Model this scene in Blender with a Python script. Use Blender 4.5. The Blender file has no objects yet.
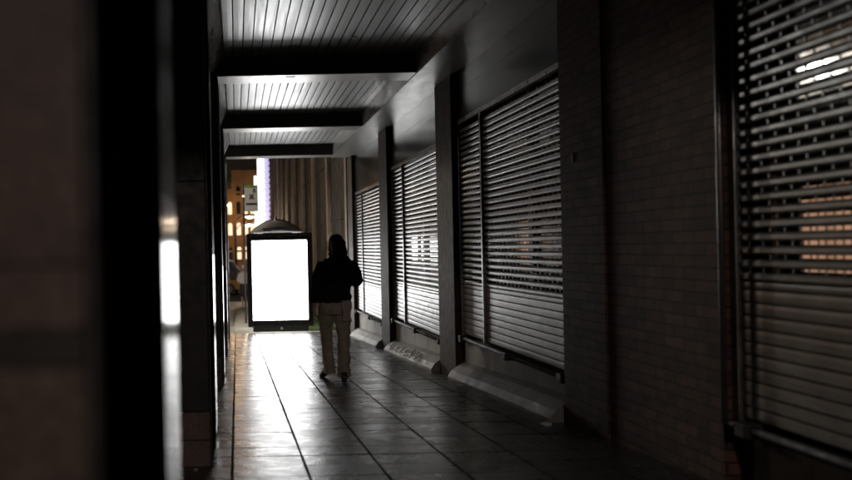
import bpy, bmesh, math, random
from mathutils import Vector, Matrix, noise
R = math.radians
random.seed(7)
S = bpy.context.scene
COL = S.collection
SLOPE = 0.0452
H = 1.09                       # camera height over the paving
def gz(y):                     # height of the ground along the passage
    if y < 20.5: return -SLOPE*y
    if y < 36: return -0.9266-0.0215*(y-20.5)
    return -1.26

# ------------------------------------------------------------------ materials
class NT:
    def __init__(s, name):
        s.m = bpy.data.materials.new(name); s.m.use_nodes = True
        s.t = s.m.node_tree; s.p = s.t.nodes['Principled BSDF']; s.o = s.t.nodes['Material Output']
    def n(s, kind, **kw):
        nd = s.t.nodes.new(kind)
        for k, v in kw.items():
            if k in nd.inputs: nd.inputs[k].default_value = v
            else: setattr(nd, k, v)
        return nd
    def l(s, a, b): s.t.links.new(a, b)
    def pos(s, scale=(1,1,1)):
        g = s.n('ShaderNodeNewGeometry'); mp = s.n('ShaderNodeMapping'); mp.inputs['Scale'].default_value = scale
        s.l(g.outputs['Position'], mp.inputs['Vector']); return mp.outputs['Vector']
    def obj(s, scale=(1,1,1)):
        g = s.n('ShaderNodeTexCoord'); mp = s.n('ShaderNodeMapping'); mp.inputs['Scale'].default_value = scale
        s.l(g.outputs['Object'], mp.inputs['Vector']); return mp.outputs['Vector']
    def noise(s, vec, sc, det=4, rough=.55):
        nd = s.n('ShaderNodeTexNoise'); nd.inputs['Scale'].default_value = sc; nd.inputs['Detail'].default_value = det
        nd.inputs['Roughness'].default_value = rough; s.l(vec, nd.inputs['Vector']); return nd.outputs['Fac']
    def ramp(s, f, stops):
        r = s.n('ShaderNodeValToRGB'); e = r.color_ramp.elements
        while len(e) < len(stops): e.new(.5)
        for el, (p, c) in zip(e, stops):
            el.position = p; el.color = (c[0], c[1], c[2], 1) if hasattr(c, '__len__') else (c, c, c, 1)
        s.l(f, r.inputs['Fac']); return r.outputs['Color']
    def mul(s, a, b):
        m = s.n('ShaderNodeMix', data_type='RGBA', blend_type='MULTIPLY'); m.inputs[0].default_value = 1
        s.l(a, m.inputs[6]); s.l(b, m.inputs[7]); return m.outputs[2]
    def bump(s, h, strength=.3, dist=.01):
        b = s.n('ShaderNodeBump'); b.inputs['Strength'].default_value = strength; b.inputs['Distance'].default_value = dist
        s.l(h, b.inputs['Height']); s.l(b.outputs['Normal'], s.p.inputs['Normal'])

def mat(name, col, rough=.6, metal=0, var=.25, nsc=6, bump=.15, bsc=60, bdist=.004, rvar=.12, spec=.5, streak=None, island=0):
    t = NT(name); v = t.pos(streak or (1,1,1))
    f = t.noise(v, nsc)
    c = t.ramp(f, [(.25, [x*(1-var) for x in col]), (.75, [min(1, x*(1+var)) for x in col])])
    if island:
        g = t.n('ShaderNodeNewGeometry'); c = t.mul(c, t.ramp(g.outputs['Random Per Island'], [(0, 1-island), (1, 1)]))
    t.l(c, t.p.inputs['Base Color'])
    rr = t.ramp(t.noise(v, nsc*2.3), [(.3, max(.02, rough-rvar)), (.7, min(1, rough+rvar))]); t.l(rr, t.p.inputs['Roughness'])
    t.p.inputs['Metallic'].default_value = metal; t.p.inputs['Specular IOR Level'].default_value = spec
    if bump: t.bump(t.noise(t.pos(), bsc, 3), bump, bdist)
    return t.m
def emit(name, col, st):
    t = NT(name); t.p.inputs['Base Color'].default_value = (*col, 1); t.p.inputs['Emission Color'].default_value = (*col, 1)
    t.p.inputs['Emission Strength'].default_value = st; return t.m

def brick_mat(name, axes='YZ', c1=(.165,.088,.066), c2=(.085,.048,.040), mortar=(.035,.03,.027)):
    t = NT(name); g = t.n('ShaderNodeNewGeometry'); sp = t.n('ShaderNodeSeparateXYZ'); cb = t.n('ShaderNodeCombineXYZ')
    t.l(g.outputs['Position'], sp.inputs[0])
    ad = t.n('ShaderNodeMath', operation='ADD'); t.l(sp.outputs['X'], ad.inputs[0]); t.l(sp.outputs['Y'], ad.inputs[1])
    t.l(ad.outputs[0], cb.inputs[0]); t.l(sp.outputs['Z'], cb.inputs[1])
    nz = t.n('ShaderNodeTexNoise', Scale=3.0); t.l(g.outputs['Position'], nz.inputs['Vector'])
    vm = t.n('ShaderNodeMix', data_type='VECTOR'); vm.inputs[0].default_value = .006
    t.l(cb.outputs[0], vm.inputs[4]); t.l(nz.outputs['Color'], vm.inputs[5])
    b = t.n('ShaderNodeTexBrick', Scale=1.0); b.inputs['Color1'].default_value = (*c1, 1); b.inputs['Color2'].default_value = (*c2, 1)
    b.inputs['Mortar'].default_value = (*mortar, 1); b.inputs['Mortar Size'].default_value = .006; b.inputs['Mortar Smooth'].default_value = .3
    b.inputs['Brick Width'].default_value = .225; b.inputs['Row Height'].default_value = .067; b.inputs['Bias'].default_value = -.1
    t.l(vm.outputs[1], b.inputs['Vector'])
    n2 = t.noise(g.outputs['Position'], 9, 6); c = t.mul(b.outputs['Color'], t.ramp(n2, [(.3, .55), (.7, 1)]))
    t.l(c, t.p.inputs['Base Color']); t.p.inputs['Roughness'].default_value = .75; t.p.inputs['Specular IOR Level'].default_value = .18
    iv = t.n('ShaderNodeMath', operation='MULTIPLY_ADD'); iv.inputs[1].default_value = -1; t.l(b.outputs['Fac'], iv.inputs[0])
    fine = t.noise(g.outputs['Position'], 120, 3); t.l(fine, iv.inputs[2]); t.bump(iv.outputs[0], .7, .006)
    return t.m

def paver_mat():
    t = NT('paving'); g = t.n('ShaderNodeNewGeometry'); v = t.pos()
    c = t.ramp(t.noise(v, 2.2, 6), [(.3, (.045,.045,.045)), (.72, (.095,.092,.09))])
    c = t.mul(c, t.ramp(g.outputs['Random Per Island'], [(0, .45), (1, 1)]))
    c = t.mul(c, t.ramp(t.noise(v, 38, 4), [(.35, .6), (.6, 1)]))
    c = t.mul(c, t.ramp(t.noise(v, 15, 1), [(.66, 1), (.69, .4)]))
    t.l(c, t.p.inputs['Base Color'])
    ri = t.ramp(g.outputs['Random Per Island'], [(0, .0), (1, .07)])
    r = t.ramp(t.noise(v, 5, 6, .65), [(.3, .18), (.75, .34)])
    m = t.n('ShaderNodeMix', data_type='RGBA', blend_type='ADD'); m.inputs[0].default_value = 1
    t.l(r, m.inputs[6]); t.l(ri, m.inputs[7]); t.l(m.outputs[2], t.p.inputs['Roughness'])
    b1 = t.n('ShaderNodeMath', operation='MULTIPLY_ADD'); b1.inputs[1].default_value = .35
    t.l(t.noise(v, 90, 4), b1.inputs[0]); t.l(t.noise(v, 9, 4), b1.inputs[2]); t.bump(b1.outputs[0], .35, .008)
    return t.m

def polished_mat():
    t = NT('polished_dark_stone'); v = t.pos()
    c = t.ramp(t.noise(v, 45, 4), [(.35, (.012,.011,.011)), (.7, (.05,.045,.042))]); t.l(c, t.p.inputs['Base Color'])
    t.l(t.ramp(t.noise(v, 7, 5), [(.3, .14), (.75, .20)]), t.p.inputs['Roughness'])
    t.p.inputs['Specular IOR Level'].default_value = .5
    t.bump(t.noise(t.pos((1,1,.4)), 3, 2), .04, .01); return t.m

def granite_mat():
    t = NT('rough_granite'); v = t.pos()
    c = t.ramp(t.noise(v, 70, 6, .7), [(.3, (.08,.052,.046)), (.5, (.17,.118,.105)), (.72, (.29,.215,.20))])
    c = t.mul(c, t.ramp(t.noise(v, 2.6, 5), [(.3, .55), (.7, 1)]))
    t.l(c, t.p.inputs['Base Color']); t.p.inputs['Roughness'].default_value = .55
    t.bump(t.noise(v, 90, 4), .3, .003); return t.m

M = dict(
 blackmatt=mat('black_stone', (.009,.008,.008), .9, 0, var=.3, spec=.0),
 greyband=mat('grey_band', (.05,.042,.036), .6, 0, var=.3, bump=.2),
 dullstone=mat('dull_dark_stone', (.03,.028,.027), .5, 0, var=.3, spec=.3),
 paver=paver_mat(), polish=polished_mat(), granite=granite_mat(), brick=brick_mat('brown_brick'),
 joint=mat('joint_grit', (.02,.019,.018), .95, nsc=30, spec=.05),
 board=mat('ceiling_boards', (.42,.43,.43), .36, .35, var=.12, nsc=3, bump=0, streak=(6,.25,1), island=.22, rvar=.06),
 beam=mat('dark_bronze_beam', (.045,.04,.037), .38, .3, var=.2, bump=.06, bsc=20, streak=(1,1,1)),
 soffit=mat('soffit_metal', (.30,.30,.29), .33, .5, var=.15, nsc=4, bump=0, streak=(1,.4,1), rvar=.05),
 fascia=mat('fascia_paint', (.66,.63,.60), .34, .25, var=.15, nsc=3, bump=0, streak=(1,.3,1)),
 panel=mat('grey_metal_panel', (.105,.108,.112), .20, .7, var=.12, nsc=1.1, bump=0, streak=(.5,.35,.12), rvar=.05),
 slat=mat('galvanised_slat', (.19,.195,.195), .36, .7, var=.25, nsc=5, bump=.06, bsc=12, bdist=.003, island=.2, rvar=.06),
 frame=mat('shutter_frame', (.20,.20,.20), .35, .7, var=.25, bump=.1),
 rail=mat('dark_rail', (.025,.022,.021), .65, 0, var=.3),
 render=mat('stained_render', (.38,.37,.35), .75, 0, var=.35, nsc=3, bump=.3, bsc=50, streak=(1,1,.5)),
 plinth=mat('plinth_stone', (.22,.205,.19), .65, 0, var=.3, nsc=5, bump=.3, bsc=28, bdist=.005),
 brownpost=mat('brown_cladding', (.042,.029,.022), .7, 0, spec=.15, var=.35, nsc=8, bump=.2, bsc=30, streak=(1,1,.5)),
 glass=mat('dark_glass', (.012,.013,.014), .07, 0, var=.2, bump=.02, bsc=2, rvar=.03, spec=.9),
 film=mat('mirror_film_glass', (.38,.38,.37), .06, .9, var=.1, bump=.03, bsc=1.5, rvar=.02),
 black=mat('black_paint', (.018,.018,.019), .33, .1, var=.2, bump=.03),
 conc=mat('pale_concrete', (.33,.27,.22), .8, 0, var=.25, nsc=3, bump=.3),
 ribstone=mat('brown_rib_stone', (.17,.122,.09), .85, 0, var=.25, nsc=3, bump=.3),
 olive=mat('olive_render', (.016,.013,.008), .8, 0, var=.3, nsc=1.2, bump=.3),
 yellowpave=mat('outer_paving', (.34,.33,.27), .6, 0, var=.25, nsc=2, bump=.3, bsc=20),
 asphalt=mat('asphalt', (.05,.05,.052), .7, 0, var=.25, nsc=8, bump=.5, bsc=60),
 grass=mat('grass_blades', (.07,.10,.03), .7, 0, var=.4, nsc=4, bump=0),
 stone=mat('sandstone', (.42,.27,.14), .85, 0, var=.3, nsc=.8, bump=.3, bsc=6),
 roof=mat('slate_roof', (.06,.055,.055), .6, 0, var=.3, nsc=2),
 jacket=mat('black_cloth', (.013,.013,.015), .9, 0, var=.35, nsc=10, bump=.35, bsc=35, bdist=.008, spec=.25),
 chino=mat('beige_trousers', (.44,.38,.32), .9, 0, var=.2, nsc=12, bump=.4, bsc=30, bdist=.008, spec=.2),
 cloth=mat('pink_cloth', (.8,.70,.66), .9, 0, var=.15, bump=.3),
 skin=mat('skin', (.42,.25,.18), .55, 0, var=.1, bump=.1),
 hair=mat('dark_hair', (.055,.036,.025), .55, 0, var=.4, nsc=30, bump=.7, bsc=70, bdist=.008, streak=(1,1,.2)),
 shoe=mat('black_shoe', (.02,.018,.016), .4, 0, var=.2),
 white=mat('white_paint', (.72,.73,.72), .5, 0, var=.06, bump=.03),
 whitecloth=mat('white_top', (.7,.68,.66), .85, 0, var=.1),
 skirt=mat('dark_skirt', (.05,.035,.04), .9, 0, var=.2),
 green=mat('green_strip', (.22,.40,.05), .5, 0, var=.1, bump=0),
 red=mat('red_mark', (.5,.05,.04), .5, 0, bump=0),
 yellow=mat('yellow_paint', (.62,.36,.04), .4, 0, var=.1, bump=0),
 maroon=mat('maroon_paint', (.07,.03,.05), .35, 0, var=.2, bump=0),
 graf=mat('graffiti_paint', (.62,.60,.58), .6, 0, var=.3, nsc=20, bump=0),
 paper=mat('paper', (.7,.7,.68), .8, 0, bump=.2),
 lamp_metal=mat('lamp_metal', (.08,.08,.08), .45, .6, bump=0),
 zinc=mat('zinc_roof', (.5,.47,.44), .4, .4, var=.3, nsc=5, bump=.1),
 adlight=emit('ad_light', (1.0,1.0,1.0), 13),
 signlight=emit('sign_light', (.96,.95,1.0), 2.5),
 bulb=emit('blue_white_bulb', (.62,.60,.95), .8),
 winlit=emit('lit_window', (1.0,.72,.48), 1.3),
 amberglow=emit('added_amber_glow', (1.0,.56,.36), .9),
 upperlit=emit('upper_lit_glass', (1.0,.88,.68), 3.2),
 lampwarm=emit('lamp_warm', (1.0,.66,.36), 25),
 lampcool=emit('lamp_cool', (1.0,.84,.66), 30),
)
cg = NT('shelter_glass'); cg.p.inputs['Transmission Weight'].default_value = 1; cg.p.inputs['Roughness'].default_value = .03
cg.p.inputs['Base Color'].default_value = (.75,.8,.78,1); cg.p.inputs['IOR'].default_value = 1.1; M['clear'] = cg.m

# ------------------------------------------------------------------ mesh helpers
def box(bm, x0, x1, y0, y1, z0, z1, bev=0, seg=2):
    vs = [bm.verts.new((x, y, z)) for x in (x0, x1) for y in (y0, y1) for z in (z0, z1)]
    fs = [(0,1,3,2),(4,6,7,5),(0,4,5,1),(2,3,7,6),(0,2,6,4),(1,5,7,3)]
    fl = [bm.faces.new([vs[i] for i in f]) for f in fs]
    if bev:
        es = list({e for f in fl for e in f.edges})
        bmesh.ops.bevel(bm, geom=es, offset=bev, segments=seg, affect='EDGES', profile=.6)
    return bm
def prism(bm, pts, y0, y1, close=True):       # (x,z) outline swept along y
    a = [bm.verts.new((x, y0, z)) for x, z in pts]; b = [bm.verts.new((x, y1, z)) for x, z in pts]
    n = len(pts)
    for i in range(n if close else n-1):
        j = (i+1) % n; bm.faces.new((a[i], a[j], b[j], b[i]))
    if close: bm.faces.new(list(reversed(a))); bm.faces.new(b)
    return bm
def sweep_x(bm, pts, x0, x1):                  # (y,z) outline swept along x
    a = [bm.verts.new((x0, y, z)) for y, z in pts]; b = [bm.verts.new((x1, y, z)) for y, z in pts]; n = len(pts)
    for i in range(n): j = (i+1) % n; bm.faces.new((a[i], a[j], b[j], b[i]))
    bm.faces.new(list(reversed(a))); bm.faces.new(b); return bm
def tube(bm, pts, rad, seg=12, flat=None):     # pts list of vectors, rad list or number; flat=(sx,sy) scales
    pts = [Vector(p) for p in pts]; n = len(pts)
    if not hasattr(rad, '__len__'): rad = [rad]*n
    rings = []
    for i, p in enumerate(pts):
        d = (pts[min(i+1, n-1)]-pts[max(i-1, 0)]).normalized()
        up = Vector((0,1,0)) if abs(d.z) > .5 else Vector((0,0,1))
        a = d.cross(up).normalized(); b = d.cross(a).normalized()
        rr = rad[i]; ra, rb = rr if hasattr(rr, '__len__') else (rr, rr)
        rings.append([bm.verts.new(p + a*ra*math.cos(2*math.pi*k/seg) + b*rb*math.sin(2*math.pi*k/seg)) for k in range(seg)])
    for r0, r1 in zip(rings, rings[1:]):
        for k in range(seg): bm.faces.new((r0[k], r0[(k+1)%seg], r1[(k+1)%seg], r1[k]))
    bm.faces.new(list(reversed(rings[0]))); bm.faces.new(rings[-1]); return bm
def ball(bm, c, r, seg=20):
    rx, ry, rz = r if hasattr(r, '__len__') else (r, r, r)
    bmesh.ops.create_uvsphere(bm, u_segments=seg, v_segments=seg//2+2, radius=1, matrix=Matrix.Translation(c) @ Matrix.Diagonal((rx, ry, rz, 1)))
    return bm
WL = {}
def wloc(o): return WL.get(o.name, Vector((0,0,0)))
def obj(name, bm, m, parent=None, smooth=False, loc=None):
    L = Vector(loc) if loc is not None else (wloc(parent) if parent else Vector((0,0,0)))
    bmesh.ops.translate(bm, verts=bm.verts, vec=-L)
    bmesh.ops.recalc_face_normals(bm, faces=bm.faces)
    me = bpy.data.meshes.new(name); bm.to_mesh(me); bm.free()
    me.materials.append(m)
    if smooth:
        for p in me.polygons: p.use_smooth = True
    o = bpy.data.objects.new(name, me); COL.objects.link(o)
    if parent: o.parent = parent; o.location = L - wloc(parent)
    else: o.location = L
    WL[o.name] = L
    return o
def thing(name, label, cat, loc, group=None):
    o = bpy.data.objects.new(name, None); o.empty_display_size = .3; COL.objects.link(o); o.location = loc; WL[o.name] = Vector(loc)
    o['label'] = label; o['category'] = cat
    if group: o['group'] = group
    return o
def tag(o, label, cat, group=None):
    o['label'] = label; o['category'] = cat
    if group: o['group'] = group
    return o
def struct(o): o['kind'] = 'structure'; return o
def remesh(o, vox=.012, it=4, disp=None):
    r = o.modifiers.new('r', 'REMESH'); r.mode = 'VOXEL'; r.voxel_size = vox; r.use_smooth_shade = True
    s = o.modifiers.new('s', 'SMOOTH'); s.factor = .5; s.iterations = it
    if disp:
        tx = bpy.data.textures.new('folds', 'CLOUDS'); tx.noise_scale = disp[0]; tx.noise_depth = 2
        d = o.modifiers.new('d', 'DISPLACE'); d.texture = tx; d.strength = disp[1]; d.mid_level = .5; d.texture_coords = 'LOCAL'
NB = bmesh.new

# ------------------------------------------------------------------ ground
bm = NB()
xs = [-60, -3.2, -1.0, 2.7, 6, 80]; ys = [-25, 0, 20.5, 36, 140]
vv = [[bm.verts.new((x, y, gz(y)-.009)) for x in xs] for y in ys]
for j in range(len(ys)-1):
    for i in range(len(xs)-1): bm.faces.new((vv[j][i], vv[j][i+1], vv[j+1][i+1], vv[j+1][i]))
struct(obj('ground', bm, M['joint']))

BAY = 4.15; J0 = 5.42
bm = NB()
xc = [-.92, -.49, -.05, .395, .84, 1.29, 1.735, 2.16, 2.56]
for k in range(-30, 55):
    ya = J0 + k*BAY/14; yb = ya + BAY/14
    if yb > 20.0: break
    ga = .009 if k % 14 == 0 else .0025; gb = .009 if (k+1) % 14 == 0 else .0025
    for i in range(len(xc)-1):
        x0, x1 = xc[i]+.007, xc[i+1]-.007
        y0, y1 = ya+ga, yb-gb
        dz = random.uniform(-.0015, .0015); tx = random.uniform(-.0025, .0025); ty = random.uniform(-.003, .003)
        c = .002
        def P(x, y, low=0): return (x, y, gz(y)+dz+tx*(x-(x0+x1)/2)/.44+ty*(y-(y0+y1)/2)/.46-low)
        jx = lambda: random.uniform(-.0015, .0015)
        t_ = [bm.verts.new(P(a+jx(), b+jx())) for a, b in ((x0+c,y0+c),(x1-c,y0+c),(x1-c,y1-c),(x0+c,y1-c))]
        m_ = [bm.verts.new(P(a, b, .002)) for a, b in ((x0,y0),(x1,y0),(x1,y1),(x0,y1))]
        l_ = [bm.verts.new(P(a, b, .028)) for a, b in ((x0,y0),(x1,y0),(x1,y1),(x0,y1))]
        bm.faces.new(t_)
        for q in range(4):
            w = (q+1) % 4
            bm.faces.new((t_[q], m_[q], m_[w], t_[w])).material_index = 1; bm.faces.new((m_[q], l_[q], l_[w], m_[w])).material_index = 1
pf = struct(obj('paved_floor', bm, M['paver'])); pf.data.materials.append(M['joint'])

# outer pavement, beyond the end of the passage and on the street side
bm = NB()
def sheet(bm, x0, x1, yl, off):
    rows = [(bm.verts.new((x0, y, gz(y)+off)), bm.verts.new((x1, y, gz(y)+off))) for y in yl]
    for a, b in zip(rows, rows[1:]): bm.faces.new((a[0], a[1], b[1], b[0]))
def slabs(bm, x0, x1, y0, y1, sx, sy):
    x = x0
    while x < x1-1e-4:
        y = y0
        while y < y1-1e-4:
            a, b, c, d = x+.004, min(x+sx, x1)-.004, y+.004, min(y+sy, y1)-.004
            dz = random.uniform(-.002, .002)
            v = [bm.verts.new((p, q, gz(q)+dz)) for p, q in ((a,c),(b,c),(b,d),(a,d))]; bm.faces.new(v)
            y += sy
        x += sx
slabs(bm, -3.1, 9, 20.06, 38, .6, .6)
slabs(bm, -3.1, -.93, -4, 20.05, .6, .6)
struct(obj('pavement', bm, M['yellowpave']))
bm = NB()
for k in range(26):                     # kerb stones
    y = -4+k*1.6; 
    box(bm, -3.26, -3.11, y+.01, y+1.59, gz(y+.8)-.2, gz(y+.8)+.02, .015)
for k in range(10): box(bm, -3.1+k*1.6, -1.51+k*1.6, 38.01, 38.16, -1.4, -1.25, .015)
struct(obj('kerb', bm, M['conc']))
bm = NB(); sheet(bm, -60, -3.27, [-25, 0, 20.5, 36, 140], -.02); sheet(bm, -3.27, 80, [38.17, 46, 140], -.02+.0)
struct(obj('road', bm, M['asphalt']))

# ------------------------------------------------------------------ arcade building (passage)
B = thing('arcade_building', 'dark arcade with a boarded ceiling, polished columns and metal shutters along its paved passage', 'building', (2.7, 9.5, gz(9.5)))
ZB = 3.07; ZC = 3.30; XL, XLT, XR = -.23, -.09, 2.10
JY = [J0-BAY, J0, 9.57, 9.57+BAY, 9.57+2*BAY]      # beam fronts
YEND = JY[-1]+.45
# ceiling boards
bm = NB(); bw = (XR-XLT)/21
for b in range(len(JY)-1):
    y0, y1 = JY[b]+.45, JY[b+1]
    for i in range(21):
        x0 = XLT+i*bw; g = .003; dz = random.uniform(-.0012, .0012)
        # gentle cupped board with bevelled edges
        prof = [(x0+g, ZC+.014), (x0+g+.003, ZC+dz), (x0+bw/2, ZC-.0006+dz), (x0+bw-g-.003, ZC+dz), (x0+bw-g, ZC+.014), (x0+bw-g, ZC+.03), (x0+g, ZC+.03)]
        split = y0 + random.uniform(.3, .7)*(y1-y0) if random.random() < .35 else None
        if split: prism(bm, prof, y0, split-.0015); prism(bm, [(x, z+random.uniform(.0005,.001)) for x, z in prof], split+.0015, y1)
        else: prism(bm, prof, y0, y1)
obj('ceiling_boards', bm, M['board'], B)
bm = NB(); box(bm, -1.0, 2.62, JY[0]-4, YEND, ZC+.035, ZC+.5); box(bm, -1.0, 2.62, JY[0]-4, JY[0], ZB+.02, ZC+.03)
obj('roof_slab', bm, M['joint'], B)
for i, y in enumerate(JY):
    bm = NB(); box(bm, XL+.002, XR-.002, y, y+.45, ZB+.012, ZC+.03, .004)
    o = obj('ceiling_beam', bm, M['beam'], B)
    bm = NB(); box(bm, XL+.006, XR-.004, y+.004, y+.446, ZB, ZB+.011, .003)
    obj('soffit_plate', bm, M['soffit'], o)
# a small fixing left in one soffit and a small hook in the boards
bm = NB(); box(bm, .62, .72, 9.66, 9.69, ZB-.006, ZB-.0005); obj('vent_slot', bm, M['black'], B)
bm = NB(); tube(bm, [(1.24, 8.72, ZC-.003), (1.25, 8.72, ZC-.02), (1.30, 8.74, ZC-.018)], .005); obj('ceiling_hook', bm, M['soffit'], B)
# edge fascias
bm = NB(); prism(bm, [(XL-.67, ZB), (XL, ZB), (XLT-.003, ZC+.03), (XL-.67, ZC+.03)], JY[0]-4, YEND); obj('street_lintel', bm, M['fascia'], B)
bm = NB()
for b in range(-1, len(JY)):
    y0 = JY[b] if b >= 0 else JY[0]-4; y1 = JY[b+1] if b+1 < len(JY) else YEND
    prism(bm, [(XR, ZB+.003), (XR+.02, ZB+.003), (XR+.02, ZC+.03), (XR, ZC+.03)], y0+.004, y1-.004)
obj('inner_fascia', bm, M['fascia'], B)
bm = NB()
for b in range(-1, len(JY)):
    y0 = JY[b] if b >= 0 else JY[0]-4; y1 = JY[b+1] if b+1 < len(JY) else YEND
    box(bm, XR+.001, 2.62, y0+.003, y1-.003, ZB-.012, ZB)
obj('soffit_strip', bm, M['soffit'], B)
# street-side columns
XF = -.17
for k in range(5):
    y0 = 1.02 + k*BAY; y1 = y0 + 1.38; g = gz(y0)
    bm = NB(); box(bm, -.56, XF-.012, y0+.012, y1-.012, g-.25, ZB-.002)
    c = obj('column', bm, M['joint'], B)
    bm = NB()                                          # polished slab cladding on the passage face
    zz = [g-.1+.02] + [.14+.94*j-k*.16 for j in range(0, 4)] + [ZB-.003]
    zz = sorted(z for z in zz if g-.1 < z < ZB)
    zp = 1.22-.16*k
    box(bm, XF-.012, XF, y0+.93, y1-.010, g-.02, zp-.0015, .0015, 1)
    obj('polished_face', bm, M['polish'], c)
    bm = NB(); box(bm, XF-.012, XF-.001, y0+.93, y1-.010, zp+.0015, ZB-.003, .0015, 1); obj('dull_face', bm, M['dullstone'], c)
    q = NB(); box(q, XF-.012, XF-.001, y0+.010, y0+.925, g-.02, ZB-.003, .002, 1); obj('matt_face', q, M['blackmatt'], c)
    bm = NB()
    cuts = [g-.02, g+.16, g+.165+.16] if k else [g-.02, .955]
    if k: segs = [(g-.1, g+.155), (g+.162, g+.33)]
    else: segs = [(g-.1, .952), (.9985, 1.075), (1.077, ZB-.003)]
    for a, b_ in segs:
        box(bm, -.57, XF-.013, y0-.012, y0+.009, a, b_, .004)
        box(bm, -.57, XF-.013, y1-.009, y1+.012, a, b_, .004)
        box(bm, -.582, -.561, y0, y1, a, b_, .004)
    obj('granite_cladding', bm, M['granite'], c)
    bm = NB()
    for a, b in ([(g+.336, g+1.75), (g+1.754, ZB-.003)] if k else [(.9535, .997)]):  # nearest column: one narrow band in a darker, greyer tone
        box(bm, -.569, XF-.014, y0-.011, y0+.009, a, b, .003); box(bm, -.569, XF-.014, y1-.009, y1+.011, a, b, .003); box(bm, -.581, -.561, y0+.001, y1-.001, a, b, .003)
    obj('dark_facing', bm, M['dullstone'] if k else M['greyband'], c)
    bm = NB(); tube(bm, [(XF-.004, y0-.004, g), (XF-.004, y0-.004, ZB-.01)], .006, 8); obj('corner_trim', bm, M['frame'], c)
# inner wall: posts
PY = [(-2.6, -1.85), (1.55, 2.3), (5.70, 6.45), (9.66, 10.42), (13.81, 14.57), (17.96, 18.66)]
for k, (y0, y1) in enumerate(PY):
    if k in (0,): continue
    bm = NB(); box(bm, 2.5, 2.9, y0, y1, gz(y0)-.3, ZB-.013, .006)
    obj('wall_post', bm, M['brownpost'] if k != 2 else M['brick'], B)
for ya, yb in ((4.37, 5.698), (-3, 1.548)):
    bm = NB(); box(bm, 2.515, 2.9, ya, yb, -.6, ZB-.013); obj('brick_wall', bm, M['brick'], B)
bm = NB(); box(bm, 2.72, 3.1, 2.302, 4.368, -.6, 3.6)
box(bm, 2.95, 9.0, -3, YEND+.3, -1.2, 9.0)
obj('back_wall', bm, M['joint'], B)

def shutter(y0, y1, z0, zs, z1, mull, piers):
    f = NB()
    box(f, 2.565, 2.62, y0+.002, y0+.055, z0-.02, z1+.02, .004); box(f, 2.565, 2.62, y1-.055, y1-.002, z0-.02, z1+.02, .004)
    box(f, 2.565, 2.62, y0+.056, y1-.056, z1-.03, z1+.02, .004)
    root = obj('roller_shutter', f, M['frame'], B)
    if mull: 
        m = NB(); box(m, 2.560, 2.615, mull-.022, mull+.022, z0, z1-.031, .004); obj('mullion', m, M['frame'], root)
    spans = [(y0+.057, (mull-.024) if mull else y1-.057)] + ([(mull+.024, y1-.057)] if mull else [])
    P_ = .066
    for a, b in spans:
        bm = NB(); z = zs; off = 0
        ofx = random.uniform(-.004, .004)
        while z < z1-.08:
            zz = z
            pr = [(2.598, zz), (2.587, zz+.004), (2.582, zz+.013), (2.582, zz+.030), (2.587, zz+.040), (2.598, zz+.0445), (2.603, zz+.0445), (2.603, zz)]
            # broken into lengths with a slight bow so that reflections wander
            n = max(2, int((b-a)/.5)); bow = [random.uniform(-.0007, .0007) for _ in range(n+1)]
            prev = None
            for s in range(n+1):
                y = a+(b-a)*s/n
                ring = [bm.verts.new((x+bow[s]+ofx*0, y, w+bow[s]*.7)) for x, w in pr]
                if prev:
                    for q in range(len(pr)): bm.faces.new((prev[q], prev[(q+1)%len(pr)], ring[(q+1)%len(pr)], ring[q]))
                else: bm.faces.new(ring)
                prev = ring
            bm.faces.new(prev)
            y = a+.02+(off % 2)*.055
            while y < b-.02:
                box(bm, 2.6005, 2.6025, y, y+.010, zz+.044, zz+P_+.0005); y += .11
            z += P_; off += 1
        obj('slotted_slats', bm, M['slat'], root)
        bm = NB(); z = z0+.02
        while z < zs-.01:
            h = min(P_, zs-z)
            pr = [(2.594, z+.001), (2.5865, z+.003), (2.585, z+h*.3), (2.5845, z+h*.6), (2.5855, z+h-.008), (2.594, z+h-.003), (2.604, z+h-.003), (2.604, z+.001)]
            n = max(2, int((b-a)/.5)); bow = [random.uniform(-.0007, .0007) for _ in range(n+1)]; prev = None
            for s in range(n+1):
                y = a+(b-a)*s/n
                ring = [bm.verts.new((x+bow[s], y, w)) for x, w in pr]
                if prev:
                    for q in range(len(pr)): bm.faces.new((prev[q], prev[(q+1)%len(pr)], ring[(q+1)%len(pr)], ring[q]))
                else: bm.faces.new(ring)
                prev = ring
            bm.faces.new(prev); z += P_
        obj('solid_slats', bm, M['slat'], root)
    r = NB(); tube(r, [(2.545, y0+.01, z0-.02), (2.545, y1-.01, z0-.02)], .020, 10)
    rail = obj('bottom_rail', r, M['rail'], root, True)
    for yy in (y0+.12, y0+(y1-y0)*.46, y1-.16):
        q = NB(); box(q, 2.50, 2.60, yy-.045, yy+.045, z0-.065, z0+.012, .012); obj('rail_bracket', q, M['rail'], rail)
    # glass and frame behind the slats
    w = NB(); box(w, 2.700, 2.712, y0, y1, z0, z1); obj('window_glass', w, M['film'], root)
    w = NB()
    for yy in piers: box(w, 2.66, 2.698, yy-.05, yy+.05, z0, z1)
    box(w, 2.66, 2.698, y0, y1, zs-.06, zs-.01); obj('window_frame', w, M['black'], root)
    return root
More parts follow.
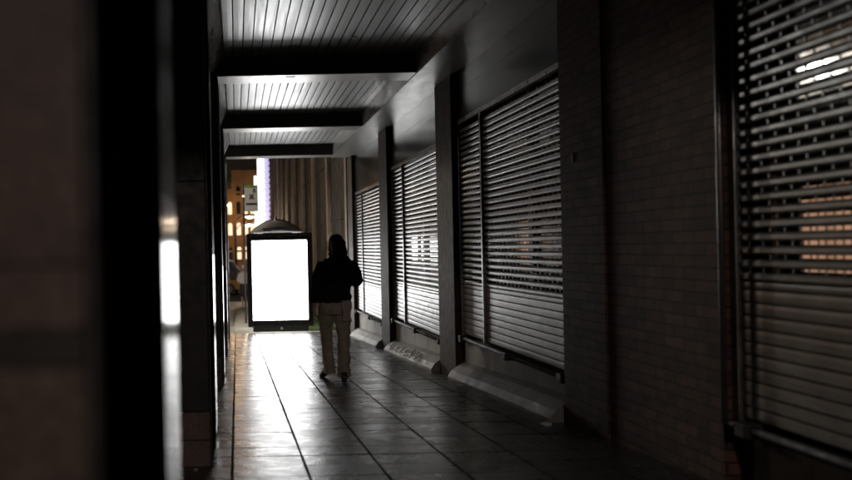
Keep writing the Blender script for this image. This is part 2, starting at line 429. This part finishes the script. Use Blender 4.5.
def lower_wall(y0, y1, z0, zt, plinth=True):
    bm = NB(); a, b = gz(y0), gz(y1)
    v = []
    box(bm, 2.60, 2.9, y0+.001, y1-.001, gz(y1)-.2, z0-.045, .003)
    obj('apron_wall', bm, M['render'] if plinth else M['brownpost'], B)
    if not plinth: return
    bm = NB(); n = 12; prev = None
    for s in range(n+1):
        y = y0+.03+(y1-y0-.06)*s/n; g = gz(y)-.02; j = lambda: random.uniform(-.003, .003)
        hh = zt
        pts = [(2.40+j(), g), (2.395+j(), g+.05+j()), (2.44+j(), g+hh*.55+j()), (2.53+j(), g+hh*.85+j()), (2.597, g+hh), (2.597, g)]
        ring = [bm.verts.new((x, y, z)) for x, z in pts]
        if prev:
            for q in range(6): bm.faces.new((prev[q], prev[(q+1)%6], ring[(q+1)%6], ring[q]))
        else: bm.faces.new(ring)
        prev = ring
    bm.faces.new(prev); obj('sloped_plinth', bm, M['plinth'], B)
def panels(y0, y1, z0, seams):
    bm = NB(); ys_ = [y0]+seams+[y1]
    for a, b in zip(ys_, ys_[1:]):
        zmid = z0 + (ZB-.013-z0)*.62
        box(bm, 2.575, 2.9, a+.0015, b-.0015, z0, zmid-.0015); box(bm, 2.575, 2.9, a+.0015, b-.0015, zmid+.0015, ZB-.0135)
    obj('fascia_panel', bm, M['panel'], B)
for (y0, y1, z0, zs, z1, mull, piers) in [
    (2.302, 4.368, .16, .88, 2.66, None, [4.14, 3.3]),
    (6.452, 9.658, .06, .65, 2.50, 8.75, [7.58]),
    (10.422, 13.808, -.085, .50, 2.37, 12.87, [11.9]),
    (14.572, 17.958, -.235, .35, 2.24, 17.05, [16.0])]:
    shutter(y0, y1, z0, zs, z1, mull, piers)
    lower_wall(y0, y1, z0, .21, y0 > 3)
    if z1 < 2.6: panels(y0, y1, z1+.022, [mull])
    else: panels(y0, y1, z1+.022, [])
# pale downpipe / guide beside the near shutter
bm = NB(); tube(bm, [(2.50, 4.33, .14), (2.50, 4.33, ZB-.02)], .016, 10); obj('guide_pipe', bm, M['frame'], B, True)
bm = NB(); box(bm, 2.492, 2.4995, 6.19, 6.21, 1.68, 1.75, .002); obj('wall_plate', bm, M['white'], B)
# graffiti scrawl on the plinth of the second bay
def scrawl(strokes, y0, w, parent):
    root = None
    def surf(s, t):   # s along wall 0..1, t up the slope 0..1
        y = y0 - s*w; g = gz(y)-.02; hh = .21
        pr = [(2.388, g+.05), (2.432, g+hh*.55), (2.522, g+hh*.87)]
        u = t*2; i = min(1, int(u)); f = u-i
        return Vector((pr[i][0]+(pr[i+1][0]-pr[i][0])*f-.008, y, pr[i][1]+(pr[i+1][1]-pr[i][1])*f+.008))
    for st in strokes:
        pts = []
        for a, b in zip(st, st[1:]):
            for k in range(4): pts.append(surf(a[0]+(b[0]-a[0])*k/4, a[1]+(b[1]-a[1])*k/4))
        pts.append(surf(*st[-1])); bm = NB(); tube(bm, pts, .009, 6)
        if root is None: root = obj('graffiti_scrawl', bm, M['graf'], parent)
        else: obj('graffiti_stroke', bm, M['graf'], root)
scrawl([[(0,.9),(.05,.2),(.13,.9)], [(.17,.5),(.24,.55),(.22,.8),(.17,.6),(.18,.25),(.25,.3)], [(.32,1),(.31,.2)], [(.31,.55),(.38,.6),(.39,.2)],
        [(.45,.5),(.52,.55),(.50,.8),(.45,.6),(.46,.2),(.54,.3)], [(.6,.2),(.66,.95),(.72,.2)], [(.62,.5),(.71,.5)], [(.8,.9),(.84,.2),(.9,.8),(.97,.2)]], 13.4, 2.3, B)

# ------------------------------------------------------------------ ribbed building beyond
RB = thing('ribbed_building', 'tall building with pale vertical ribs and dark olive wall beyond the passage', 'building', (2.6, 40, -1.26))
bm = NB(); box(bm, 2.62, 9, YEND+.31, 62, -1.6, 15.0); obj('wall', bm, M['olive'], RB)
bm = NB(); box(bm, 2.47, 2.618, YEND+.34, YEND+.62, -1.4, 14.9, .02); obj('rib', bm, M['ribstone'], RB)
y = 22.8; k = 0
while y < 61:
    bm = NB(); box(bm, 2.50, 2.618, y, y+.30, -1.4, 14.9, .02); obj('rib', bm, M['ribstone'], RB); y += 4.3
bm = NB()
for k in range(9): box(bm, 2.585, 2.619, 18.98, 61.9, .2+1.6*k, .24+1.6*k)
obj('string_course', bm, M['olive'], RB)
# grass strip along it
bm = NB()
for i in range(5200):
    x = random.uniform(1.75, 2.58); y = random.uniform(20.6, 38); h = random.uniform(.04, .10); a = random.uniform(0, 6.28); w = .006
    g = gz(y); c_, s_ = math.cos(a)*w, math.sin(a)*w; lx, ly = random.uniform(-.03,.03), random.uniform(-.03,.03)
    bm.faces.new([bm.verts.new(p) for p in ((x-c_, y-s_, g), (x+c_, y+s_, g), (x+lx, y+ly, g+h))])
sheet(bm, 1.72, 2.6, [20.6, 28, 36, 38], .006)
o = obj('grass', bm, M['grass']); o['kind'] = 'stuff'; o['label'] = 'thin strip of grass at the foot of the ribbed building'; o['category'] = 'grass'

# ------------------------------------------------------------------ bus shelter with lit ad panel
BX, BYY = 1.06, 20.5; G = gz(20.5)
T = thing('bus_shelter', 'bus shelter with a glaring white advert panel and curved metal roof at the passage end', 'bus shelter', (BX, 20.6, G))
bm = NB()
zt, zb = 1.48, G+.12
hw = .80; wz0, wz1, ww = -.64, 1.30, .67
box(bm, BX-hw, BX-ww, BYY, BYY+.20, zb, zt-.002, .012); box(bm, BX+ww, BX+hw, BYY, BYY+.20, zb, zt-.002, .012)
box(bm, BX-ww+.001, BX+ww-.001, BYY+.004, BYY+.196, wz1, zt, .012); box(bm, BX-ww+.001, BX+ww-.001, BYY+.004, BYY+.196, zb, wz0, .012)
fr = obj('advert_frame', bm, M['black'], T)
bm = NB(); box(bm, BX-ww+.002, BX+ww-.002, BYY+.02, BYY+.18, wz0+.002, wz1-.002); obj('light_panel', bm, M['adlight'], fr)
bm = NB(); tube(bm, [(BX-.75, BYY-.004, zt-.05), (BX+.75, BYY-.004, zt-.05)], .006, 8); obj('chrome_trim', bm, M['frame'], fr)
bm = NB(); box(bm, BX-.06, BX+.06, BYY-.004, BYY-.001, 1.37, 1.395); obj('maker_plate', bm, M['frame'], fr)
bm = NB(); box(bm, BX-.68, BX+.68, BYY+.03, BYY+.17, G-.02, zb+.005, .01); bs = obj('base', bm, M['black'], T)
bm = NB(); tube(bm, [(BX+.02, BYY+.026, G+.08), (BX+.02, BYY+.034, G+.08)], .03, 16); obj('lock', bm, M['white'], bs)
# curved roof
bm = NB(); cx = BX-.02; n = 18
def arch(r0): return [(cx-.66+1.32*i/n, 1.50+r0*math.sin(math.pi*i/n)**.8) for i in range(n+1)]
pts = arch(.34)
prev = None
for yy, sc, sw in ((20.85,.12,.98),(20.95,.45,1),(21.15,.78,1),(21.45,1,1),(24.0,1,1),(24.4,.7,1),(24.6,.12,.98)):
    ring = [bm.verts.new((cx+(x-cx)*sw, yy, 1.50+(z-1.50)*sc)) for x, z in pts]
    if prev:
        for a in range(n): bm.faces.new((prev[a], prev[a+1], ring[a+1], ring[a]))
        bm.faces.new((prev[0], prev[-1], ring[-1], ring[0]))
    else: bm.faces.new(ring)
    prev = ring
bm.faces.new(prev)
rf = obj('curved_roof', bm, M['zinc'], T)
for y in (21.5, 22.7, 23.9):
    bm = NB(); tube(bm, [(x, y, z+.012) for x, z in pts], .016, 6); obj('roof_rib', bm, M['black'], rf)
bm = NB(); box(bm, cx-.36, cx+.36, 20.86, 20.93, 1.47, 1.62, .01); hd = obj('route_header', bm, M['black'], T)
bm = NB(); box(bm, cx-.14, cx+.18, 20.852, 20.858, 1.53, 1.565); obj('route_strip', bm, M['frame'], hd)
bm = NB(); tube(bm, [(cx-.02, 21.4, 1.80), (cx-.02, 21.4, 1.93)], [.05, .02], 10); obj('roof_finial', bm, M['zinc'], T)
for x in (cx-.62, cx+.62):
    for y in (21.0, 24.4):
        bm = NB(); tube(bm, [(x, y, gz(y)-.02), (x, y, 1.50)], .03, 12); obj('shelter_post', bm, M['black'], T)
bm = NB(); box(bm, cx+.612, cx+.628, 21.1, 24.3, -.75, 1.35); obj('side_glass', bm, M['clear'], T)
bm = NB(); box(bm, cx+.25, cx+.52, 21.4, 24.0, -.52, -.48, .01)
for y in (21.7, 23.7): box(bm, cx+.36, cx+.40, y, y+.04, gz(y)-.01, -.521)
obj('bench', bm, M['frame'], T)

# bus stop flag
T = thing('bus_stop_sign', 'bus stop flag on a dark pole with green top strip and black cross symbol', 'bus stop sign', (.27, 24, gz(24)))
bm = NB(); tube(bm, [(.245, 24, gz(24)-.02), (.245, 24, 2.98)], .028, 12); p_ = obj('pole', bm, M['black'], T)
bm = NB(); ball(bm, (.245, 24, 2.62), .04, 12); obj('pole_light', bm, M['winlit'], p_)
bm = NB(); box(bm, .275, .66, 23.98, 24.03, 2.18, 2.93, .01); f = obj('sign_panel', bm, M['white'], T)
bm = NB(); box(bm, .277, .658, 23.972, 23.979, 2.86, 2.925); obj('green_strip', bm, M['green'], f)
bm = NB()
box(bm, .52, .56, 23.972, 23.979, 2.72, 2.83)
for s in (-1, 1):
    q = NB(); box(q, -.014, .014, -.003, .003, -.085, .085); bmesh.ops.rotate(q, verts=q.verts, cent=(0,0,0), matrix=Matrix.Rotation(s*R(38), 3, 'Y'))
    bmesh.ops.translate(q, verts=q.verts, vec=(.46, 23.974+.002*s, 2.60)); me = bpy.data.meshes.new('t'); q.to_mesh(me); q.free(); bm.from_mesh(me); bpy.data.meshes.remove(me)
obj('cross_symbol', bm, M['black'], f)
bm = NB(); box(bm, .445, .475, 23.966, 23.971, 2.59, 2.62); obj('red_dot', bm, M['red'], f)
bm = NB(); box(bm, .31, .63, 23.972, 23.979, 2.37, 2.42); obj('lettering_strip', bm, M['black'], f)

# tall lit sign on the ribbed building
T = thing('lit_vertical_sign', 'tall glowing white vertical sign with a column of bluish bulbs', 'sign', (1.8, 55, -1.26))
bm = NB(); box(bm, 1.72, 1.98, 55, 55.3, -1.0, 9.5, .02); c = obj('support_mast', bm, M['white'], T)
bm = NB(); box(bm, 1.50, 1.90, 54.9, 54.995, .5, 9.5, .01); box(bm, 1.28, 1.499, 54.9, 54.995, .5, 5.9, .01); obj('light_face', bm, M['signlight'], T)
bm = NB()
for k in range(24): ball(bm, (2.12, 54.9, .8+k*.37), (.19, .12, .20), 10)
obj('bulb_column', bm, M['bulb'], T, True)

# ------------------------------------------------------------------ street beyond: sandstone building
SB = thing('sandstone_building', 'orange-lit sandstone building with stepped gable and glowing windows across the street', 'building', (-1, 72, -1.3))
bm = NB(); box(bm, -9, 1.1, 72, 80, -1.4, 6.3); box(bm, -.2, 1.9, 71.6, 80, -1.4, 7.9); box(bm, 1.9, 6, 73, 80, -1.4, 9.8)
obj('wall', bm, M['stone'], SB)
bm = NB()
prism(bm, [(-.4, 7.9), (2.1, 7.9), (1.7, 8.9), (.85, 9.5), (0, 8.9)], 71.7, 79); prism(bm, [(-9.2, 6.3), (-.21, 6.3), (-.21, 6.9), (-8.8, 8.0)], 72, 79)
rf = obj('roof', bm, M['roof'], SB)
bm = NB(); box(bm, -1.9, -1.3, 73, 73.8, 6.6, 8.9, .05); obj('chimney', bm, M['stone'], rf)
bm = NB()
for z in (.9, 3.4, 5.9): box(bm, -9.1, -.21, 71.85, 71.999, z, z+.18); 
for z in (.9, 3.4, 5.9, 7.7): box(bm, -.3, 2.0, 71.45, 71.599, z, z+.18)
for x in (-.2, .75, 1.7): box(bm, x, x+.2, 71.48, 71.597, -1.3, .88)
obj('cornice', bm, M['stone'], SB)
wr = random.Random(5)
for z in (.3, 2.35, 4.15, 5.75):
    for x in (-4.2, -3.4, -2.6, -1.8, -1.1, -.62, .12, .72, 1.3):
        if z > 5 and x < -.3: continue
        yy = 71.98 if x < -.3 else 71.58; h = 1.05 if z < 5 else .75; w_ = .34
        bm = NB(); pts = [(x-.07, z-.07), (x+w_+.07, z-.07)]+[(x+w_/2+(w_/2+.07)*math.cos(t), z+h-.17+(w_/2+.07)*math.sin(t)) for t in [math.pi*q/6 for q in range(7)]]
        prism(bm, pts, yy-.10, yy-.01); w = obj('window', bm, M['conc'], SB)
        bm = NB(); pts = [(x, z), (x+w_, z)]+[(x+w_/2+w_/2*math.cos(t), z+h-.17+w_/2*math.sin(t)) for t in [math.pi*q/6 for q in range(7)]]
        prism(bm, pts, yy-.125, yy-.101)
        lit = wr.random() < (.75 if z < 3 else .3)
        obj('pane', bm, M['winlit'] if lit else M['glass'], w)
for x in (-.28, 1.78):
    bm = NB(); box(bm, x, x+.16, 71.44, 71.596, .95, 7.69, .02); obj('pilaster', bm, M['stone'], SB)
# two-tone van parked across the street
V = thing('parked_van', 'dark maroon van with a yellow lower side parked across the street', 'van', (-1.6, 45, -1.28))
bm = NB(); sweepY = [(-4.2,.15),(-4.25,-.35),(.45,-.35),(.45,-.1),(.25,.05),(-.15,.62),(-.5,.72),(-4.0,.72)]
prism(bm, [(x, z-.15) for x, z in sweepY], 44.4, 46.1); obj('body', bm, M['maroon'], V)
bm = NB(); box(bm, -4.26, .47, 44.37, 46.13, -1.0, -.505, .04); obj('lower_body', bm, M['yellow'], V)
for x in (-3.4, -.4):
    bm = NB(); tube(bm, [(x, 44.36, -.97), (x, 44.62, -.97)], .31, 20); w = obj('wheel', bm, M['black'], V)
    bm = NB(); tube(bm, [(x, 44.34, -.97), (x, 44.355, -.97)], .17, 16); obj('rim', bm, M['frame'], w)
bm = NB(); prism(bm, [(-1.2,-.05),(.05,-.05),(-.35,.45),(-1.2,.45)], 44.385, 44.398); obj('side_window', bm, M['glass'], V)
bm = NB(); box(bm, .452, .475, 44.5, 44.75, -.44, -.3, .01); obj('headlight', bm, M['white'], V)
# low wall at the left of the passage mouth
bm = NB(); 
prism(bm, [(-.75, -1.5), (-.30, -1.5), (-.30, -.72), (-.75, -.72)], 21.2, 33)
tag(obj('low_wall', bm, M['conc'], loc=(-.5, 27, -1.1)), 'low pale boundary wall to the left past the last column', 'wall')

# brick terrace across the street (seen only as reflections in the shutters)
TB = thing('brick_terrace', 'brick terrace with added amber-glowing shopfronts across the street reflected in the shuttered windows', 'building', (-11.5, 38, -1.2))
bm = NB(); box(bm, -19, -11, 10, 71, -1.5, 11); obj('wall', bm, M['brick'], TB)
bm = NB(); prism(bm, [(-19.4, 11.001), (-10.6, 11.001), (-15, 14.2)], 9.7, 70.3); obj('roof', bm, M['roof'], TB)
for k in range(9):
    y = 14.2+k*6.4
    bm = NB(); box(bm, -10.99, -10.86, y-.12, y+4.9, -1.2, 3.35, .02); f = obj('shopfront', bm, M['black'], TB)
    for q in range(4):
        bm = NB(); box(bm, -10.855, -10.83, y+.05+q*1.2, y+1.1+q*1.2, -.55, 2.75); obj('shop_glass', bm, M['amberglow'] if k in (1, 2, 3, 5) else (M['winlit'] if (k, q) in ((4, 2), (7, 1)) else M['glass']), f)  # amber panes: added glow standing in for lit brick in the reflections
    bm = NB(); box(bm, -10.855, -10.80, y, y+4.78, 2.85, 3.25, .01); obj('shop_fascia', bm, M['maroon'], f)
    for z in (4.5, 7.6):
        for q in range(2):
            bm = NB(); box(bm, -10.99, -10.9, y+.5+q*2.2, y+1.9+q*2.2, z-.08, z+1.68, .01); w = obj('window', bm, M['white'], TB)
            bm = NB(); box(bm, -10.895, -10.87, y+.6+q*2.2, y+1.8+q*2.2, z, z+1.6); obj('pane', bm, M['upperlit'] if (k in (1, 2) and z < 5) or (k == 5 and q == 1) else M['glass'], w)

# ------------------------------------------------------------------ street lamps
def street_lamp(x, y, h, label, m, watts, col, arm=.9, size=.16):
    g = gz(y); T = thing('street_lamp', label, 'street lamp', (x, y, g), 'street lamps along the street')
    bm = NB(); tube(bm, [(x, y, g-.05), (x, y, g+1.0), (x, y, g+h-.3), (x+arm*.4, y, g+h), (x+arm, y, g+h+.02)], [.09, .06, .045, .035, .03], 12); obj('pole', bm, M['lamp_metal'], T, True)
    bm = NB(); box(bm, x+arm-.05, x+arm+.5, y-.14, y+.14, g+h+.02, g+h+.12, .03); hd = obj('lamp_head', bm, M['lamp_metal'], T)
    bm = NB(); ball(bm, (x+arm+.22, y, g+h+.0), (size, size*.8, .07), 14); obj('lamp_glass', bm, m, hd, True)
    L = bpy.data.lights.new('lamp_light', 'POINT'); L.energy = watts; L.color = col; L.shadow_soft_size = .12
    lo = bpy.data.objects.new('lamp_light', L); COL.objects.link(lo); lo.parent = hd; lo.location = Vector((x+arm+.22, y, g+h-.15))-wloc(hd)
    return T
street_lamp(-5.2, 13.6, 4.6, 'street lamp beside the kerb outside the third gap between columns', M['lampcool'], 190, (.97, .96, .92))
street_lamp(.1, -9.5, 4.1, 'street lamp behind the viewer lighting the nearest stone column', M['lampcool'], 600, (1, .83, .73))
street_lamp(-5.2, 23, 5.2, 'added off-view lamp lighting the pavement beyond the mouth of the passage', M['lampcool'], 800, (1, .88, .72))  # added unseen lamp: brightens bus stop sign, outer pavement and ribbed wall
street_lamp(-1.80, 67, 5.93, 'glaring street lamp in front of the sandstone building at the left', M['lampwarm'], 330, (1, .55, .24), .9, .34)
street_lamp(-.02, 46, 4.14, 'higher of the two round street lamps beside the bus stop sign', M['lampcool'], 200, (1, .75, .5), .6, .2)
street_lamp(.02, 52, 3.88, 'lower of the two round street lamps beside the bus stop sign', M['lampcool'], 200, (1, .75, .5), .6, .2)

# ------------------------------------------------------------------ people
def hand(bm, w, d, side, s=1.0):
    """w wrist, d unit direction of the fingers; five bent fingers"""
    d = Vector(d).normalized(); w = Vector(w)
    fwd = Vector((0,1,0)); lat = d.cross(fwd).normalized(); nrm = lat.cross(d).normalized()
    tube(bm, [w-d*.02, w+d*.02, w+d*.05, w+d*.09], [(.022,.026),(.017,.036),(.016,.042),(.013,.038)], 12)
    for k, ln in enumerate((.068, .078, .072, .055)):
        o = w+d*.085+nrm*(.030-.020*k)
        p1 = o+d*ln*.45+lat*(.008*side); p2 = p1+d*ln*.32+lat*(.020*side); p3 = p2+d*ln*.18+lat*(.022*side)
        tube(bm, [o-d*.02, o, p1, p2, p3], [.008, .0085, .008, .0072, .0055], 8)
    o = w+d*.035+nrm*.035
    tube(bm, [o-nrm*.015, o+nrm*.012+d*.02, o+nrm*.022+d*.045+lat*.01*side, o+nrm*.02+d*.065+lat*.018*side], [.012, .011, .0095, .007], 8)

px, py = 1.12, 9.72; pg = gz(py)
PR = thing('person', 'person in black jacket and beige trousers walking away along the dark passage', 'person', (px, py, pg))
def W(x, y, z): return Vector((px+x, py+y, pg+z))
# body (head, neck, arms, legs in one mesh)
bm = NB()
HX = .035
ball(bm, W(HX, .02, 1.575), (.074, .095, .108), 24)                                  # skull
ball(bm, W(HX-.035, .045, 1.53), (.055, .06, .075), 20)                              # jaw
tube(bm, [W(HX-.025, .105, 1.575), W(HX-.03, .128, 1.548), W(HX-.028, .11, 1.538)], [.010, .014, .010], 8)   # nose
for s in (-1, 1): ball(bm, W(HX+s*.076, .015, 1.565), (.012, .022, .032), 10)       # ears
tube(bm, [W(.03, -.01, 1.38), W(.03, 0, 1.44), W(HX, .012, 1.51)], [.062, .054, .052], 14)
tube(bm, [W(.0, .0, .86), W(.0, 0, .98), W(.015, 0, 1.12), W(.035, -.01, 1.28), W(.035, -.01, 1.38)], [(.15,.11),(.15,.11),(.13,.10),(.155,.11),(.10,.07)], 20)
tube(bm, [W(-.13, -.0, 1.36), W(-.185, -.01, 1.10), W(-.220, .042, .87)], [.048, .04, .026], 12)
tube(bm, [W(.20, -.01, 1.37), W(.27, -.05, 1.15), W(.24, .16, 1.17), W(.17, .22, 1.25)], [.048, .042, .034, .024], 12)
hand(bm, W(-.222, .045, .875), (-.02, .10, -1), 1)
hand(bm, W(.17, .22, 1.25), (-.5, .3, .6), -1)
tube(bm, [W(-.085, .0, .90), W(-.085, .11, .50), W(-.05, .20, .10)], [.075, .052, .036], 12)
tube(bm, [W(.09, .0, .90), W(.10, -.03, .48), W(.077, -.18, .10)], [.075, .052, .036], 12)
o = obj('body', bm, M['skin'], PR); remesh(o, .007, 2)
for s in (-1, 1):
    bm = NB(); ball(bm, W(HX-.02+s*.028, .105, 1.583), .011, 10); obj('eye', bm, M['white'], o, True)
bm = NB(); ball(bm, W(HX-.018, .108, 1.505), (.022, .008, .006), 10); obj('mouth', bm, M['cloth'], o, True)
# jacket
bm = NB()
tube(bm, [W(.005, 0, .90), W(.005, 0, .94), W(.01, 0, 1.05), W(.025, -.01, 1.18), W(.045, -.015, 1.28), W(.05, -.015, 1.36), W(.045, -.01, 1.405), W(.035, 0, 1.44), W(.035, .01, 1.475)],
     [(.190,.145),(.200,.15),(.188,.15),(.188,.15),(.195,.145),(.175,.13),(.135,.105),(.085,.085),(.066,.070)], 28)
tube(bm, [W(-.06, -.01, 1.355), W(-.13, -.012, 1.325), W(-.180, -.015, 1.22), W(-.21, -.01, 1.08), W(-.218, .02, .97), W(-.220, .035, .905)], [.07, .072, .066, .058, .052, .050], 16)
tube(bm, [W(.14, -.01, 1.36), W(.21, -.015, 1.33), W(.250, -.035, 1.23), W(.268, -.05, 1.145), W(.262, .03, 1.13), W(.24, .15, 1.18), W(.19, .20, 1.235)], [.072, .078, .070, .066, .062, .052, .046], 16)
# wrinkle rolls, collar and hem
for z, a in ((.965, .2), (1.10, .195)):
    tube(bm, [W(.005+a*math.cos(t), .148*math.sin(t), z+.012*math.sin(3*t)) for t in [2*math.pi*k/24 for k in range(25)]], .013, 6)
o = obj('jacket', bm, M['jacket'], PR); remesh(o, .010, 3, (.09, .028))
bm = NB(); tube(bm, [W(.035+.074*math.cos(t), .0+.078*math.sin(t), 1.462-.008*math.sin(t)) for t in [2*math.pi*k/20 for k in range(21)]], (.02), 8); c = obj('collar', bm, M['jacket'], o, True)
# hair
bm = NB()
ball(bm, W(HX+.004, -.005, 1.603), (.088, .106, .088), 24); ball(bm, W(HX+.028, -.035, 1.555), (.088, .085, .10), 22)
ball(bm, W(HX+.050, -.050, 1.475), (.078, .055, .085), 20); ball(bm, W(HX+.055, -.055, 1.42), (.060, .045, .06), 16)
for k in range(46):
    a = random.uniform(R(235), R(372)); r = random.uniform(.080, .108)
    x0, y0 = HX+r*math.cos(a), -.01+r*math.sin(a)*1.0; L = random.uniform(.12, .24)
    tube(bm, [W(x0*1, y0, 1.60), W(x0+.006*random.uniform(-1,1), y0-.012, 1.60-L*.55), W(x0+random.uniform(-.018,.018), y0-.004, 1.60-L)], [.014, .012, .004], 6)
o = obj('hair', bm, M['hair'], PR); remesh(o, .006, 1, (.03, .012))
# trousers
bm = NB()
tube(bm, [W(0, 0, .78), W(0, -.008, .84), W(0, -.005, .92), W(.0, 0, .98)], [(.165,.125),(.170,.14),(.168,.13),(.155,.115)], 24)
tube(bm, [W(-.085, -.0, .86), W(-.090, .02, .72), W(-.085, .09, .50), W(-.082, .11, .44), W(-.067, .15, .28), W(-.050, .20, .09), W(-.048, .205, .055)], [.094, .090, .070, .072, .068, .068, .070], 18)
tube(bm, [W(.09, -.0, .86), W(.095, -.005, .72), W(.100, -.02, .50), W(.100, -.04, .44), W(.090, -.10, .28), W(.078, -.17, .10), W(.076, -.18, .065)], [.094, .092, .072, .076, .072, .070, .072], 18)
for (x, y, z) in ((-.086, .08, .49), (-.052, .19, .14), (.10, -.03, .47), (.08, -.16, .15), (-.07,.14,.33), (.092,-.09,.3)):
    tube(bm, [W(x+.060*math.cos(t), y+.060*math.sin(t), z+.018*math.sin(t*2+x*30)) for t in [2*math.pi*k/14 for k in range(15)]], .013, 6)
o = obj('trousers', bm, M['chino'], PR); remesh(o, .010, 2, (.10, .03))
bm = NB(); tube(bm, [W(-.12, -.10, .86), W(-.07, -.135, .855)], .004, 6); tube(bm, [W(-.12, -.11, .86), W(-.115, -.13, .76), W(-.06, -.135, .75), W(-.05, -.13, .85)], .003, 6); obj('back_pocket', bm, M['chino'], o)
# pale cloth hanging from the right hip
bm = NB(); n = 7; rows = []
for j in range(9):
    z = .93-.24*j/8; w = .052+.01*math.sin(j*.9)
    rows.append([bm.verts.new(W(.125+(-w+2*w*i/(n-1)), -.178-.012*math.sin(i*1.9+j*.4)+.03*j/8, z+.006*math.sin(i*2.))) for i in range(n)])
for a, b in zip(rows, rows[1:]):
    for i in range(n-1): bm.faces.new((a[i], a[i+1], b[i+1], b[i]))
geo = bmesh.ops.solidify(bm, geom=bm.faces[:], thickness=.008)
obj('hanging_cloth', bm, M['cloth'], PR, True)
# shoes
def shoe(x, y, z, yaw, pitch, name='shoe'):
    q = NB()
    tube(q, [(0, -.10, .045), (0, -.06, .05), (0, .0, .045), (0, .08, .035), (0, .15, .03), (0, .185, .028)], [(.034,.04),(.042,.048),(.042,.044),(.046,.034),(.038,.028),(.015,.015)], 14)
    tube(q, [(0, -.06, .05), (0, -.05, .11)], [.04, .04], 12)
    q2 = NB(); 
    bmesh.ops.rotate(q, verts=q.verts, cent=(0,0,0), matrix=Matrix.Rotation(yaw, 3, 'Z') @ Matrix.Rotation(pitch, 3, 'X'))
    bmesh.ops.translate(q, verts=q.verts, vec=Vector((px+x, py+y, z)))
    o = obj(name, q, M['shoe'], PR); remesh(o, .007, 2)
shoe(-.062, .23, gz(py+.25)+.055, R(24), R(-30)); shoe(.077, -.17, gz(py-.17)+.0, R(-6), R(-3))

# distant pedestrian
qx, qy = .30, 35.0; qg = gz(qy)
Q = thing('person', 'distant person in a white top and dark skirt standing beside the bus shelter', 'person', (qx, qy, qg))
def W2(x, y, z): return Vector((qx+x, qy+y, qg+z))
bm = NB(); ball(bm, W2(0, 0, 1.56), (.08, .095, .115), 16); tube(bm, [W2(0,0,1.36), W2(0,0,1.5)], .05, 10)
tube(bm, [W2(0,0,.85), W2(0,0,1.1), W2(0,0,1.36)], [(.15,.1),(.13,.1),(.16,.1)], 14)
for s in (-1, 1):
    tube(bm, [W2(s*.08,0,.9), W2(s*.09,.03*s,.5), W2(s*.06,.10*s,.08)], [.08,.055,.04], 10)
    tube(bm, [W2(s*.17,0,1.35), W2(s*.24,.02,1.1), W2(s*.20,-.10,.92)], [.05,.042,.03], 10)
    hand(bm, W2(s*.20,-.10,.93), (0,-.2,-1), -s)
    tube(bm, [W2(s*.06,.10*s-.06,.04), W2(s*.06,.10*s,.05), W2(s*.06,.10*s+.15,.03)], [.04,.045,.03], 10)
o = obj('body', bm, M['skin'], Q); remesh(o, .012, 1)
bm = NB(); tube(bm, [W2(0,0,.92), W2(0,0,1.1), W2(0,0,1.32), W2(0,0,1.42)], [(.19,.14),(.17,.13),(.20,.13),(.10,.08)], 16)
for s in (-1, 1): tube(bm, [W2(s*.15,0,1.36), W2(s*.24,.02,1.1), W2(s*.22,-.06,.98)], [.07,.06,.05], 10)
o = obj('white_top', bm, M['whitecloth'], Q); remesh(o, .016, 2)
bm = NB(); tube(bm, [W2(0,0,.40), W2(0,0,.7), W2(0,0,.95)], [(.22,.19),(.20,.16),(.17,.13)], 16); obj('skirt', bm, M['skirt'], Q, True)
bm = NB(); ball(bm, W2(0,-.01,1.61), (.10,.11,.11), 14); obj('hair', bm, M['whitecloth'], Q, True)

# litter
def litter(x, y, s, label, seed):
    random.seed(seed); bm = NB(); bmesh.ops.create_icosphere(bm, subdivisions=2, radius=s)
    for v in bm.verts: v.co += Vector([random.uniform(-s,s)*.25 for _ in range(3)]); v.co.z *= .35
    bmesh.ops.translate(bm, verts=bm.verts, vec=(x, y, gz(y)+s*.3))
    tag(obj('paper_scrap', bm, M['paper'], loc=(x, y, gz(y))), label, 'litter')
litter(2.32, 6.36, .04, 'crumpled white paper scrap on the floor by the nearer sloped plinth', 3)
litter(-.27, 5.05, .014, 'tiny pale scrap on the floor in front of the second column', 4)

# ------------------------------------------------------------------ sky, moonlight, camera
w = bpy.data.worlds.new('World'); S.world = w; w.use_nodes = True; nt = w.node_tree
bg = nt.nodes['Background']; sky = nt.nodes.new('ShaderNodeTexSky'); sky.sky_type = 'NISHITA'; sky.sun_disc = False
sky.sun_elevation = R(3); sky.sun_rotation = R(-60); nt.links.new(sky.outputs[0], bg.inputs['Color']); bg.inputs['Strength'].default_value = .004
sun = bpy.data.lights.new('moonlight', 'SUN'); sun.energy = .01; sun.angle = R(.5); so = bpy.data.objects.new('moonlight', sun); COL.objects.link(so)
so.rotation_euler = (R(87), 0, R(-60+180))
cam = bpy.data.cameras.new('camera'); co = bpy.data.objects.new('camera', cam); COL.objects.link(co); S.camera = co
cam.sensor_width = 36; cam.lens = 840*36/852; cam.shift_x = .223; cam.shift_y = .0117; cam.clip_end = 500; cam.clip_start = .05
co.matrix_world = Matrix.Translation((0, 0, H)) @ Matrix.Rotation(R(1.2), 4, 'Y') @ Matrix.Rotation(R(90), 4, 'X')
cam.dof.use_dof = True; cam.dof.focus_distance = 9.8; cam.dof.aperture_fstop = 1.3
S.view_settings.view_transform = 'Standard'; S.view_settings.look = 'None'; S.view_settings.gamma = 1; S.view_settings.exposure = 0
S.render.engine = 'CYCLES'
